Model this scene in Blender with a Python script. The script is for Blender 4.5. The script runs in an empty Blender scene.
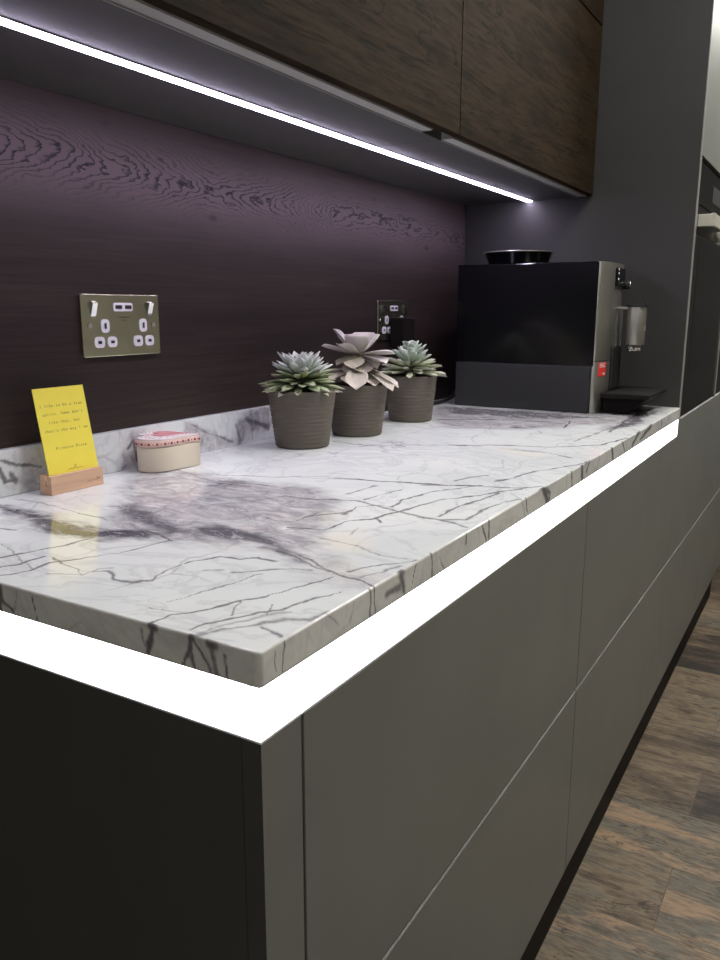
import bpy, bmesh, math, random
import numpy as np
from mathutils import Vector, Matrix
random.seed(4)
RNG = np.random.default_rng(7)
C = bpy.context.scene.collection
H = 0.88                      # worktop height above the floor; local z = 0 is the stone top
PI = math.pi

# ------------------------------------------------------------------ camera
CAM = np.array([-0.40737, -0.90339, 0.23334])
YAW, PITCH, ROLL, F = math.radians(30.8062), math.radians(-12.0631), math.radians(0.0778), 798.99
def cam_axes():
    f = np.array([math.cos(PITCH)*math.cos(YAW), math.cos(PITCH)*math.sin(YAW), math.sin(PITCH)])
    r = np.cross(f, [0, 0, 1]); r /= np.linalg.norm(r); u = np.cross(r, f)
    c, s = math.cos(ROLL), math.sin(ROLL)
    return r*c+u*s, -r*s+u*c, f
RX, UX, FX = cam_axes()
cd = bpy.data.cameras.new('camera'); cam = bpy.data.objects.new('camera', cd); C.objects.link(cam)
cam.matrix_world = Matrix(((RX[0], UX[0], -FX[0], CAM[0]), (RX[1], UX[1], -FX[1], CAM[1]),
                           (RX[2], UX[2], -FX[2], CAM[2]+H), (0, 0, 0, 1)))
cd.sensor_fit = 'VERTICAL'; cd.sensor_height = 36; cd.lens = F/960*36; cd.clip_start = 0.02
bpy.context.scene.camera = cam
def on(axis, val, u, v):      # where a measured line of the photograph meets a known plane of the room
    d = RX*((u-360)/F) - UX*((v-480)/F) + FX
    return CAM + d*((val-CAM[axis])/d[axis])

# ------------------------------------------------------------------ materials
def mat(name):
    m = bpy.data.materials.new(name); m.use_nodes = True
    nt = m.node_tree; b = nt.nodes['Principled BSDF']
    return m, nt, b
def N(nt, t, **kw):
    n = nt.nodes.new(t)
    for k, v in kw.items():
        if k in n.inputs: n.inputs[k].default_value = v
        else: setattr(n, k, v)
    return n
def plain(name, col, rough=.5, metal=0., spec=.5, noise=0., nscale=40, bump=0., coat=0., stretch=(1, 1, 1)):
    m, nt, b = mat(name)
    b.inputs['Roughness'].default_value = rough; b.inputs['Metallic'].default_value = metal
    b.inputs['Specular IOR Level'].default_value = spec; b.inputs['Coat Weight'].default_value = coat
    tc = N(nt, 'ShaderNodeTexCoord'); mp = N(nt, 'ShaderNodeMapping'); mp.inputs['Scale'].default_value = stretch
    nt.links.new(tc.outputs['Object'], mp.inputs[0])
    no = N(nt, 'ShaderNodeTexNoise', Scale=nscale, Detail=4.)
    nt.links.new(mp.outputs[0], no.inputs['Vector'])
    rp = N(nt, 'ShaderNodeValToRGB')
    rp.color_ramp.elements[0].position = .3; rp.color_ramp.elements[1].position = .7
    rp.color_ramp.elements[0].color = tuple(c*(1-noise) for c in col)+(1,)
    rp.color_ramp.elements[1].color = tuple(min(1, c*(1+noise)) for c in col)+(1,)
    nt.links.new(no.outputs['Fac'], rp.inputs[0]); nt.links.new(rp.outputs[0], b.inputs['Base Color'])
    if bump:
        bp = N(nt, 'ShaderNodeBump', Strength=bump, Distance=.001)
        nt.links.new(no.outputs['Fac'], bp.inputs['Height']); nt.links.new(bp.outputs[0], b.inputs['Normal'])
    return m
def emit(name, col, strength):
    m, nt, b = mat(name)
    b.inputs['Base Color'].default_value = (.8, .8, .8, 1)
    b.inputs['Emission Color'].default_value = tuple(col)+(1,); b.inputs['Emission Strength'].default_value = strength
    return m
def math_(nt, op, a, b=None, clamp=False):
    n = N(nt, 'ShaderNodeMath', operation=op, use_clamp=clamp)
    for i, x in enumerate((a, b)):
        if x is None: continue
        if isinstance(x, (int, float)): n.inputs[i].default_value = x
        else: nt.links.new(x, n.inputs[i])
    return n.outputs[0]
def mix(nt, fac, a, b):
    n = N(nt, 'ShaderNodeMix', data_type='RGBA')
    if isinstance(fac, (int, float)): n.inputs[0].default_value = fac
    else: nt.links.new(fac, n.inputs[0])
    for i, x in ((6, a), (7, b)):
        if isinstance(x, tuple): n.inputs[i].default_value = x if len(x) == 4 else x+(1,)
        else: nt.links.new(x, n.inputs[i])
    return n.outputs[2]
def noise(nt, vec, scale, detail=4., rough=.5, dist=0.):
    n = N(nt, 'ShaderNodeTexNoise', Scale=scale, Detail=detail, Roughness=rough, Distortion=dist)
    if vec is not None: nt.links.new(vec, n.inputs['Vector'])
    return n.outputs['Fac']
def mapped(nt, scale=(1, 1, 1), loc=(0, 0, 0)):
    tc = N(nt, 'ShaderNodeTexCoord'); mp = N(nt, 'ShaderNodeMapping')
    mp.inputs['Scale'].default_value = scale; mp.inputs['Location'].default_value = loc
    nt.links.new(tc.outputs['Object'], mp.inputs[0]); return mp.outputs[0]
def ramp(nt, fac, stops):
    r = N(nt, 'ShaderNodeValToRGB'); e = r.color_ramp.elements
    while len(e) < len(stops): e.new(.5)
    for i, (p, c) in enumerate(stops): e[i].position = p; e[i].color = tuple(c)+(1,) if len(c) == 3 else c
    nt.links.new(fac, r.inputs[0]); return r.outputs[0]
def rng_(nt, x, a, b, c=0., d=1.):
    n = N(nt, 'ShaderNodeMapRange'); n.inputs[1].default_value = a; n.inputs[2].default_value = b
    n.inputs[3].default_value = c; n.inputs[4].default_value = d
    nt.links.new(x, n.inputs[0]); return n.outputs[0]

def marble():
    m, nt, b = mat('veined_marble')
    v = mapped(nt)
    at = lambda nm: N(nt, 'ShaderNodeAttribute', attribute_name=nm).outputs['Fac']
    vein, cloud, cream, dark = at('vein'), at('cloud'), at('cream'), at('dark')
    big = noise(nt, v, 5., 5., .55, .6)
    col = ramp(nt, big, [(.25, (.62, .645, .645)), (.5, (.715, .738, .732)), (.75, (.765, .782, .755))])
    st = noise(nt, mapped(nt, (26, 13, 20)), 1., 8., .72, 1.3)
    # soft secondary wisps everywhere
    w1 = noise(nt, mapped(nt, (9, 6, 8), (3, 1, 0)), 1., 7., .6, 1.5)
    wis = math_(nt, 'ABSOLUTE', math_(nt, 'SUBTRACT', w1, .5))
    col = mix(nt, rng_(nt, wis, .0, .035, .32, 0.), col, (.42, .41, .44))
    col = mix(nt, cream, col, (.78, .74, .64))
    cl = math_(nt, 'MULTIPLY', cloud, rng_(nt, st, .34, .54, .35, 1.35), True)
    greys = ramp(nt, noise(nt, mapped(nt, (34, 17, 30), (1, 4, 2)), 1., 8., .75, 1.0), [(.32, (.20, .195, .225)), (.48, (.40, .385, .405)), (.62, (.60, .565, .570)), (.72, (.78, .75, .74))])
    col = mix(nt, cl, col, greys)
    dk = math_(nt, 'MULTIPLY', dark, rng_(nt, noise(nt, mapped(nt, (60, 30, 40), (5, 2, 2)), 1., 8., .75, 1.0), .38, .49, .05, 1.25), True)
    col = mix(nt, dk, col, (.105, .102, .122))
    fine = noise(nt, v, 160., 4., .7)
    ve = math_(nt, 'ADD', vein, math_(nt, 'MULTIPLY', math_(nt, 'SUBTRACT', fine, .5), math_(nt, 'MULTIPLY', vein, 1.1)))
    ve = math_(nt, 'ADD', rng_(nt, ve, .04, .8, 0., .5), rng_(nt, ve, .20, .50, 0., .42))
    col = mix(nt, ve, col, (.115, .108, .118))
    # hairline crazing
    vo = N(nt, 'ShaderNodeTexVoronoi', feature='DISTANCE_TO_EDGE', Scale=1.)
    mv = N(nt, 'ShaderNodeVectorMath', operation='ADD')
    nc = N(nt, 'ShaderNodeTexNoise', Scale=6., Detail=4.); nt.links.new(v, nc.inputs['Vector'])
    vs = N(nt, 'ShaderNodeVectorMath', operation='SCALE'); vs.inputs['Scale'].default_value = 1.3
    nt.links.new(nc.outputs['Color'], vs.inputs[0])
    nt.links.new(mapped(nt, (5, 9, 9)), mv.inputs[0]); nt.links.new(vs.outputs[0], mv.inputs[1]); nt.links.new(mv.outputs[0], vo.inputs['Vector'])
    hl = math_(nt, 'MULTIPLY', rng_(nt, vo.outputs['Distance'], .0, .022, .5, 0.), rng_(nt, noise(nt, v, 7., 2.), .45, .6, 0., 1.))
    vo2 = N(nt, 'ShaderNodeTexVoronoi', feature='DISTANCE_TO_EDGE', Scale=1.)
    mv2 = N(nt, 'ShaderNodeVectorMath', operation='ADD'); nt.links.new(mapped(nt, (24, 15, 20)), mv2.inputs[0]); nt.links.new(vs.outputs[0], mv2.inputs[1]); nt.links.new(mv2.outputs[0], vo2.inputs['Vector'])
    hl = math_(nt, 'MAXIMUM', hl, math_(nt, 'MULTIPLY', rng_(nt, vo2.outputs['Distance'], .0, .06, .95, 0.), math_(nt, 'MULTIPLY', cloud, rng_(nt, noise(nt, v, 22., 3.), .42, .6, 0., 1.))))
    col = mix(nt, hl, col, (.30, .29, .30))
    nt.links.new(col, b.inputs['Base Color'])
    b.inputs['Roughness'].default_value = .06; b.inputs['Specular IOR Level'].default_value = .5
    return m

def wood_wall():
    m, nt, b = mat('dark_oak_panel')
    tc = N(nt, 'ShaderNodeTexCoord'); sp = N(nt, 'ShaderNodeSeparateXYZ'); nt.links.new(tc.outputs['Object'], sp.inputs[0])
    x, z = sp.outputs[0], sp.outputs[2]
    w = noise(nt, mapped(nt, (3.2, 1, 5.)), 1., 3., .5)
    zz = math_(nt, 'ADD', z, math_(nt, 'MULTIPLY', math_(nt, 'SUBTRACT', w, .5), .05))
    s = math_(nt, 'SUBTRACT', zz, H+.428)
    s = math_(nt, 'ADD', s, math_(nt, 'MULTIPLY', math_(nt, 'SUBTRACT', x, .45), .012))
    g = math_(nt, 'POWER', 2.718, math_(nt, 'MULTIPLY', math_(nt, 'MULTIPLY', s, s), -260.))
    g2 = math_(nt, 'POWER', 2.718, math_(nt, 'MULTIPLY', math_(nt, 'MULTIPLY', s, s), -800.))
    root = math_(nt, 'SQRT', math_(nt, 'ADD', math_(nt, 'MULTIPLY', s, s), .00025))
    rough = noise(nt, mapped(nt, (9, 1, 26)), 1., 4., .6)
    fade = rng_(nt, x, .62, 1.0, 1., .25)
    ux = math_(nt, 'MULTIPLY', math_(nt, 'MULTIPLY', x, 42.), fade)
    u = math_(nt, 'ADD', math_(nt, 'MULTIPLY', root, 150.), math_(nt, 'ADD', ux, math_(nt, 'MULTIPLY', rough, 7.)))
    fr = math_(nt, 'FRACT', u)
    ln = rng_(nt, fr, .60, .92, 0., 1.); ln2 = rng_(nt, fr, .95, 1., 1., 0.)
    line = math_(nt, 'MULTIPLY', math_(nt, 'MULTIPLY', ln, ln2), math_(nt, 'MULTIPLY', g2, rng_(nt, noise(nt, mapped(nt, (7, 1, 18), (2, 0, 5)), 1., 3.), .34, .52, .3, 1.15)))
    grain = noise(nt, mapped(nt, (5, 1, 190)), 1., 5., .7, .25)
    grain2 = noise(nt, mapped(nt, (1.6, 1, 26), (4, 0, 1)), 1., 5., .6, .4)
    col = ramp(nt, grain2, [(.3, (.016, .0095, .008)), (.55, (.033, .020, .017)), (.75, (.050, .032, .027))])
    col = mix(nt, rng_(nt, grain, .38, .60, .8, 0.), col, (.016, .010, .009))
    col = mix(nt, math_(nt, 'MULTIPLY', g, .66), col, (.150, .108, .118))  # pale figured wood, widened so its colour also carries the strip light's falloff
    col = mix(nt, math_(nt, 'MULTIPLY', line, 1.), col, (.006, .004, .006))
    vk = N(nt, 'ShaderNodeTexVoronoi', Scale=1.); nt.links.new(mapped(nt, (6, 1, 13), (.3, 0, .2)), vk.inputs['Vector'])
    col = mix(nt, rng_(nt, vk.outputs['Distance'], .03, .1, .8, 0.), col, (.018, .012, .010))
    nt.links.new(col, b.inputs['Base Color']); b.inputs['Roughness'].default_value = .62
    b.inputs['Specular IOR Level'].default_value = .3
    bp = N(nt, 'ShaderNodeBump', Strength=.35, Distance=.001); nt.links.new(grain, bp.inputs['Height']); nt.links.new(bp.outputs[0], b.inputs['Normal'])
    return m

def rustic_wood(name, along, tones, planks=None, rough=.6, spec=.35):
    """rough sawn timber; along = index of the grain axis"""
    m, nt, b = mat(name)
    sc = [26., 26., 26.]; sc[along] = 5. if planks else 2.6
    lo = [9., 9., 9.]; lo[along] = 2.6
    tc = N(nt, 'ShaderNodeTexCoord')
    off = None
    if planks:
        sp = N(nt, 'ShaderNodeSeparateXYZ'); nt.links.new(tc.outputs['Object'], sp.inputs[0])
        cb = N(nt, 'ShaderNodeCombineXYZ')
        nt.links.new(math_(nt, 'ADD', sp.outputs[1], .72), cb.inputs[0]); nt.links.new(math_(nt, 'ADD', sp.outputs[0], .052), cb.inputs[1])
        br = N(nt, 'ShaderNodeTexBrick', Scale=1.); br.offset = .37; br.offset_frequency = 2
        br.inputs['Mortar Size'].default_value = .0012; br.inputs['Brick Width'].default_value = planks[0]; br.inputs['Row Height'].default_value = planks[1]
        br.inputs['Color1'].default_value = (0, 0, 0, 1); br.inputs['Color2'].default_value = (1, 1, 1, 1); br.inputs['Mortar'].default_value = (.5, .5, .5, 1)
        br.inputs['Bias'].default_value = 0.
        nt.links.new(cb.outputs[0], br.inputs['Vector'])
        bw = N(nt, 'ShaderNodeSeparateColor'); nt.links.new(br.outputs['Color'], bw.inputs[0]); pid = bw.outputs[0]
        c2 = N(nt, 'ShaderNodeCombineXYZ')
        for i in range(3): nt.links.new(math_(nt, 'MULTIPLY', pid, 37.+11*i), c2.inputs[i])
        off = c2.outputs[0]
    def vec(scale):
        mp = N(nt, 'ShaderNodeMapping'); mp.inputs['Scale'].default_value = scale
        nt.links.new(tc.outputs['Object'], mp.inputs[0])
        if off is None: return mp.outputs[0]
        ad = N(nt, 'ShaderNodeVectorMath', operation='ADD'); nt.links.new(mp.outputs[0], ad.inputs[0]); nt.links.new(off, ad.inputs[1]); return ad.outputs[0]
    n1 = noise(nt, vec(sc), 1., 7., .7, .8); n2 = noise(nt, vec(lo), 1., 5., .6, .7)
    hi = [s*5 for s in sc]; n3 = noise(nt, vec(hi), 1., 4., .7)
    val = math_(nt, 'ADD', math_(nt, 'MULTIPLY', n1, .5), math_(nt, 'MULTIPLY', n2, .5))
    if planks: val = math_(nt, 'ADD', math_(nt, 'MULTIPLY', val, .78), math_(nt, 'MULTIPLY', pid, .22))
    k = len(tones); lo_, hi_ = (.36, .63) if planks else (.30, .66)
    col = ramp(nt, val, [(lo_+(hi_-lo_)*i/(k-1), t) for i, t in enumerate(tones)])
    col = mix(nt, rng_(nt, n3, .35, .55, .5, 0.), col, tuple(c*.35 for c in tones[0]))
    crack = math_(nt, 'ABSOLUTE', math_(nt, 'SUBTRACT', noise(nt, vec([s*.5 for s in sc]), 1., 5., .6, 1.2), .5))
    col = mix(nt, rng_(nt, crack, 0., .012, .7, 0.), col, tuple(c*.25 for c in tones[0]))
    if planks: col = mix(nt, math_(nt, 'MULTIPLY', br.outputs['Fac'], .35), col, (.012, .010, .008))
    nt.links.new(col, b.inputs['Base Color']); b.inputs['Roughness'].default_value = rough; b.inputs['Specular IOR Level'].default_value = spec
    bp = N(nt, 'ShaderNodeBump', Strength=.3, Distance=.002); nt.links.new(n3, bp.inputs['Height']); nt.links.new(bp.outputs[0], b.inputs['Normal'])
    return m

def leaf_mat(name, base, tip, edge):
    m, nt, b = mat(name)
    t = N(nt, 'ShaderNodeAttribute', attribute_name='along').outputs['Fac']
    n = noise(nt, mapped(nt), 90., 4.)
    col = ramp(nt, t, [(0., base), (.75, tip), (1., edge)])
    col = mix(nt, rng_(nt, n, .3, .7, .25, 0.), col, tuple(c*.6 for c in base))
    nt.links.new(col, b.inputs['Base Color']); b.inputs['Roughness'].default_value = .55
    b.inputs['Subsurface Weight'].default_value = 0.
    return m

M = {}
M['marble'] = marble()
M['wall_wood'] = wood_wall()
M['floor'] = rustic_wood('rustic_floor_planks', 1, [(.022, .017, .013), (.085, .060, .040), (.17, .125, .080), (.105, .095, .075), (.25, .168, .105)], (1.25, .2), .55)
M['door_wood'] = rustic_wood('rustic_oak_front', 0, [(.006, .0042, .0025), (.018, .0115, .0062), (.034, .0215, .012), (.022, .018, .011)], None, .75, .08)
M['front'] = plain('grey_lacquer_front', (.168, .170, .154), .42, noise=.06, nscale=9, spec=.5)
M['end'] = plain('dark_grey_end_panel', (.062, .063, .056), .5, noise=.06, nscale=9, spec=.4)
M['tall'] = plain('dark_grey_tall_panel', (.043, .0415, .042), .6, noise=.05, nscale=9, spec=.2)
M['lit_tall_edge'] = plain('lit_panel_edge_paint', (.22, .22, .20), .4)  # paler than the panel: room light on its front edge painted in
M['under'] = plain('grey_cabinet_underside', (.066, .064, .066), .5, noise=.06, nscale=20)
M['profile'] = plain('satin_aluminium', (.42, .42, .42), .38, metal=.7)
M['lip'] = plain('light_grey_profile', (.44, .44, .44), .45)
M['black'] = plain('black_plastic', (.012, .012, .013), .45)
M['plinth'] = plain('black_plinth', (.010, .008, .007), .6, spec=.1)
M['gloss'] = plain('black_gloss', (.004, .004, .005), .14, spec=.5)
M['glass'] = plain('black_oven_glass', (.006, .006, .006), .06, spec=.5)
M['matte'] = plain('charcoal_plastic', (.0135, .0135, .0145), .6, noise=.05, nscale=60)
M['steel'] = plain('brushed_steel', (.35, .34, .305), .42, metal=.9, noise=.06, nscale=30, stretch=(1, 1, .05))
M['handle'] = plain('satin_steel_handle', (.62, .60, .52), .4, metal=.5)
M['chrome'] = plain('chrome', (.75, .75, .75), .12, metal=1.)
M['plate'] = plain('brushed_plate', (.50, .485, .36), .24, metal=.95, noise=.05, nscale=60, stretch=(.1, 1, 1))
M['white'] = plain('white_plastic', (.78, .77, .80), .35)
M['ledge'] = plain('white_acrylic_ledge', (.86, .86, .90), .3)
M['led'] = emit('led_diffuser', (.82, .74, 1.), 46.)
M['glow'] = emit('backlit_acrylic', (.97, .96, 1.), 10.)
M['added_lamp'] = emit('added_light_lens', (1., .985, .93), 30.)
M['oak'] = plain('pale_beech', (.60, .38, .25), .55, noise=.12, nscale=8, stretch=(1, 4, 14))
M['card'] = plain('yellow_card', (.82, .70, .075), .6, noise=.02)
M['ink'] = plain('grey_ink', (.20, .175, .05), .7)
M['pot'] = plain('taupe_ceramic', (.098, .083, .066), .75, noise=.12, nscale=120, bump=.25, stretch=(.3, .3, 3))
M['soil'] = plain('dark_soil', (.02, .015, .01), .9, noise=.5, nscale=200, bump=.8)
M['cream'] = plain('cream_stoneware', (.66, .59, .47), .45, noise=.03, nscale=20)
def speckled():
    m, nt, b = mat('speckled_stoneware'); v = mapped(nt)
    vo = N(nt, 'ShaderNodeTexVoronoi', Scale=85.); nt.links.new(v, vo.inputs['Vector'])
    sc_ = N(nt, 'ShaderNodeSeparateColor'); nt.links.new(vo.outputs['Color'], sc_.inputs[0])
    k = math_(nt, 'MULTIPLY', rng_(nt, vo.outputs['Distance'], .10, .22, 1., 0.), rng_(nt, sc_.outputs[0], .62, .66, 0., .75))
    col = mix(nt, k, mix(nt, noise(nt, v, 25.), (.60, .53, .42), (.70, .63, .52)), (.22, .17, .13))
    nt.links.new(col, b.inputs['Base Color']); b.inputs['Roughness'].default_value = .45
    return m
M['cream'] = speckled()
M['speck'] = plain('brown_speckle', (.25, .19, .14), .6)
M['pink'] = plain('pink_glaze', (.74, .53, .47), .3, noise=.10, nscale=60)
M['pinkdeep'] = plain('rose_glaze', (.62, .22, .24), .3, noise=.15, nscale=90)
M['lilac'] = plain('white_glaze', (.76, .68, .70), .3, noise=.08, nscale=80)
M['red'] = plain('dark_red_glaze', (.22, .03, .03), .35)
M['redlabel'] = plain('red_label', (.72, .03, .025), .45)
M['plaster'] = plain('pale_plaster', (.62, .60, .54), .8, noise=.04, nscale=6, bump=.1)
M['dim'] = plain('charcoal_wall', (.05, .05, .048), .8, noise=.04, nscale=6)
M['ceil'] = plain('white_ceiling', (.70, .69, .65), .85, noise=.03, nscale=6)
M['leaf_blue'] = leaf_mat('blue_grey_leaf', (.27, .33, .25), (.46, .50, .47), (.55, .50, .50))
M['leaf_green'] = leaf_mat('green_leaf', (.14, .20, .07), (.33, .38, .23), (.42, .36, .28))
M['leaf_lilac'] = leaf_mat('lilac_leaf', (.36, .34, .29), (.47, .43, .42), (.62, .55, .53))
M['leaf_taupe'] = leaf_mat('taupe_leaf', (.30, .29, .20), (.46, .41, .35), (.50, .45, .36))
M['leaf_mint'] = leaf_mat('mint_leaf', (.22, .30, .20), (.42, .50, .42), (.50, .50, .46))
M['leaf_pale'] = leaf_mat('pale_green_leaf', (.20, .25, .13), (.40, .43, .30), (.44, .38, .32))
M['stem'] = plain('brown_stem', (.16, .12, .07), .8, noise=.3, nscale=80)

# ------------------------------------------------------------------ mesh helpers
def box(bm, x0, x1, y0, y1, z0, z1, bev=0., seg=2, mi=0):
    nb = bmesh.new()
    v = [nb.verts.new((x, y, z)) for x in (x0, x1) for y in (y0, y1) for z in (z0, z1)]
    for f in ((0, 1, 3, 2), (4, 6, 7, 5), (0, 4, 5, 1), (2, 3, 7, 6), (0, 2, 6, 4), (1, 5, 7, 3)): nb.faces.new([v[i] for i in f])
    if bev: bmesh.ops.bevel(nb, geom=nb.edges[:], offset=bev, segments=seg, affect='EDGES', profile=.5)
    merge(bm, nb, mi)
def merge(bm, nb, mi=0, mx=None):
    nb.verts.index_update()
    nv = [bm.verts.new(mx @ v.co if mx else v.co) for v in nb.verts]
    for f in nb.faces:
        try: g = bm.faces.new([nv[v.index] for v in f.verts]); g.material_index = mi; g.smooth = f.smooth
        except ValueError: pass
    nb.free()
def lathe(bm, prof, cx=0, cy=0, n=48, sx=1., sy=1., close=True):
    rings = []
    for r, z in prof:
        rings.append([bm.verts.new((cx+sx*r*math.cos(2*PI*i/n), cy+sy*r*math.sin(2*PI*i/n), z)) for i in range(n)])
    for a, b in zip(rings, rings[1:]):
        for i in range(n):
            j = (i+1) % n; f = bm.faces.new((a[i], a[j], b[j], b[i])); f.smooth = True
    if close:
        bm.faces.new(rings[0][::-1]); bm.faces.new(rings[-1])
def prism(bm, pts, z0, z1, axis=2, bev=0., seg=2):
    """pts 2-D outline, extruded along axis"""
    nb = bmesh.new()
    def P(a, b, c): return {2: (a, b, c), 1: (a, c, b), 0: (c, a, b)}[axis]
    lo = [nb.verts.new(P(a, b, z0)) for a, b in pts]; hi = [nb.verts.new(P(a, b, z1)) for a, b in pts]
    n = len(pts); nb.faces.new(lo[::-1]); nb.faces.new(hi)
    for i in range(n): nb.faces.new((lo[i], lo[(i+1) % n], hi[(i+1) % n], hi[i]))
    bmesh.ops.recalc_face_normals(nb, faces=nb.faces[:])
    if bev:
        es = [e for e in nb.edges if (e.verts[0] in lo) == (e.verts[1] in lo)]
        bmesh.ops.bevel(nb, geom=es, offset=bev, segments=seg, affect='EDGES', profile=.5)
    merge(bm, nb)
def tube(bm, pts, r, n=10):
    pts = [Vector(p) for p in pts]; rings = []
    for i, p in enumerate(pts):
        t = (pts[min(i+1, len(pts)-1)]-pts[max(i-1, 0)]).normalized()
        a = t.cross(Vector((0, 0, 1)) if abs(t.z) < .9 else Vector((1, 0, 0))).normalized(); b = t.cross(a)
        rr = r[i] if isinstance(r, (list, tuple)) else r
        rings.append([bm.verts.new(p+rr*(math.cos(2*PI*k/n)*a+math.sin(2*PI*k/n)*b)) for k in range(n)])
    for a, b in zip(rings, rings[1:]):
        for k in range(n):
            f = bm.faces.new((a[k], a[(k+1) % n], b[(k+1) % n], b[k])); f.smooth = True
    bm.faces.new(rings[0]); bm.faces.new(rings[-1])
def rrect(x0, x1, y0, y1, r, n=5):
    o = []
    for cx, cy, a in ((x1-r, y1-r, 0), (x0+r, y1-r, 90), (x0+r, y0+r, 180), (x1-r, y0+r, 270)):
        for k in range(n+1):
            t = math.radians(a+90*k/n); o.append((cx+r*math.cos(t), cy+r*math.sin(t)))
    return o
def spline(pts, k=8):
    P = [Vector(p) for p in pts]; P = [P[0]]+P+[P[-1]]; o = []
    for i in range(1, len(P)-2):
        for j in range(k):
            t = j/k; a, b, c, d = P[i-1:i+3]
            o.append(.5*((2*b)+(c-a)*t+(2*a-5*b+4*c-d)*t*t+(3*b-a-3*c+d)*t**3))
    o.append(P[-2]); return o
def obj(name, bm, m, parent=None, off=None):
    """link one mesh; a child is stored relative to its parent's base"""
    me = bpy.data.meshes.new(name)
    bmesh.ops.recalc_face_normals(bm, faces=bm.faces[:])
    bm.to_mesh(me); bm.free()
    for q in (m if isinstance(m, (list, tuple)) else [m]): me.materials.append(M[q])
    o = bpy.data.objects.new(name, me); C.objects.link(o)
    if parent is not None:
        o.parent = parent
        if not off:
            w = Vector(parent['base']) if 'base' in parent else Vector()
            me.transform(Matrix.Translation(-w))
    return o
def tag(o, label=None, cat=None, group=None, kind=None):
    if label: o['label'] = label
    if cat: o['category'] = cat
    if group: o['group'] = group
    if kind: o['kind'] = kind
    return o
BASES = {}
def thing(name, label, cat, loc=(0, 0, 0), rz=0., group=None):
    o = bpy.data.objects.new(name, None); C.objects.link(o); o.empty_display_size = .05
    o.location = loc; o.rotation_euler = (0, 0, rz); BASES[o.name] = Vector(loc)
    return tag(o, label, cat, group)
def part(name, bm, m, parent, local=False):
    """mesh given in room coordinates (or local ones) and stored relative to the thing's base"""
    me = bpy.data.meshes.new(name)
    bmesh.ops.recalc_face_normals(bm, faces=bm.faces[:]); bm.to_mesh(me); bm.free()
    for q in (m if isinstance(m, (list, tuple)) else [m]): me.materials.append(M[q])
    root = parent
    while root.parent: root = root.parent
    if not local: me.transform(Matrix.Translation(-BASES.get(root.name, Vector())))
    o = bpy.data.objects.new(name, me); C.objects.link(o); o.parent = parent
    return o
def B(*a, **k):
    bm = bmesh.new(); box(bm, *a, **k); return bm
def dup(root, loc, **props):
    r = root.copy(); C.objects.link(r); r.location = loc; BASES[r.name] = Vector(loc)
    for k, v in props.items(): r[k] = v
    for ch in list(root.children):
        c = ch.copy(); C.objects.link(c); c.parent = r
        for g in ch.children:
            d = g.copy(); C.objects.link(d); d.parent = c
    return r
def struct(name, bm, m):
    return tag(obj(name, bm, m), kind='structure')
def smooth(o, ang=35):
    for p in o.data.polygons: p.use_smooth = True
    o.data.set_sharp_from_angle(angle=math.radians(ang))
    return o

# ------------------------------------------------------------------ the room
L = 1.657
struct('floor', B(-3.2, 5.2, -3.8, .1, -.06, 0), 'floor')
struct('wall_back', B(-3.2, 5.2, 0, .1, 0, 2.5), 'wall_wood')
struct('wall_front', B(-3.2, 5.2, -3.9, -3.8, 0, 2.5), 'plaster')
struct('wall_left', B(-3.3, -3.2, -3.9, .1, 0, 2.5), 'dim')
struct('wall_right', B(5.2, 5.3, -3.9, .1, 0, 2.5), 'dim')
struct('ceiling', B(-3.3, 5.3, -3.9, .1, 2.5, 2.56), 'ceil')
def added_panel_light(loc, label):
    t = thing('added_ceiling_light', label, 'added light', loc, 0, 'added ceiling panel lights')
    bm = bmesh.new()
    for a in ((-.3, .3, -.3, -.285), (-.3, .3, .285, .3), (-.3, -.285, -.285, .285), (.285, .3, -.285, .285)): box(bm, *a, -.014, -.0005)
    part('frame', bm, 'white', t, True)
    part('lens', B(-.2845, .2845, -.2845, .2845, -.011, -.004), 'added_lamp', t, True)
    return t
first = None
for i, (x, y) in enumerate([(-2.3, -1.5), (.9, -1.15), (2.3, -1.15), (3.7, -1.15)]):  # unseen lights added to brighten the run and its near end faces
    lab = 'added square ceiling panel light out of view, brightening the kitchen run'
    if first is None: first = added_panel_light((x, y, 2.5), lab)
    else: dup(first, (x, y, 2.5))

# ------------------------------------------------------------------ marble: veins measured on the stone, kept as surface attributes
def vnoise(P, scale, seed):
    """fractal value noise on 2-D points"""
    tot = np.zeros(len(P)); amp = 1.; s = scale
    for o in range(4):
        q = P*s+seed*13.7+o*5.1; i = np.floor(q).astype(np.int64); f = q-i; f = f*f*(3-2*f)
        def h(a, b):
            k = (a*374761393+b*668265263+seed*974711) & 0xffffffff; k = ((k ^ (k >> 13))*1274126177) & 0xffffffff
            return ((k ^ (k >> 16)) & 0xffff)/65535.
        a, b = i[:, 0], i[:, 1]
        v = (h(a, b)*(1-f[:, 0])+h(a+1, b)*f[:, 0])*(1-f[:, 1])+(h(a, b+1)*(1-f[:, 0])+h(a+1, b+1)*f[:, 0])*f[:, 1]
        tot += amp*(v-.5); amp *= .5; s *= 2.1
    return tot
def segdist(P, a, b):
    d = b-a; t = np.clip(((P-a)@d)/max(d@d, 1e-12), 0, 1)
    return np.linalg.norm(P-(a+t[:, None]*d), axis=1)
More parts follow.
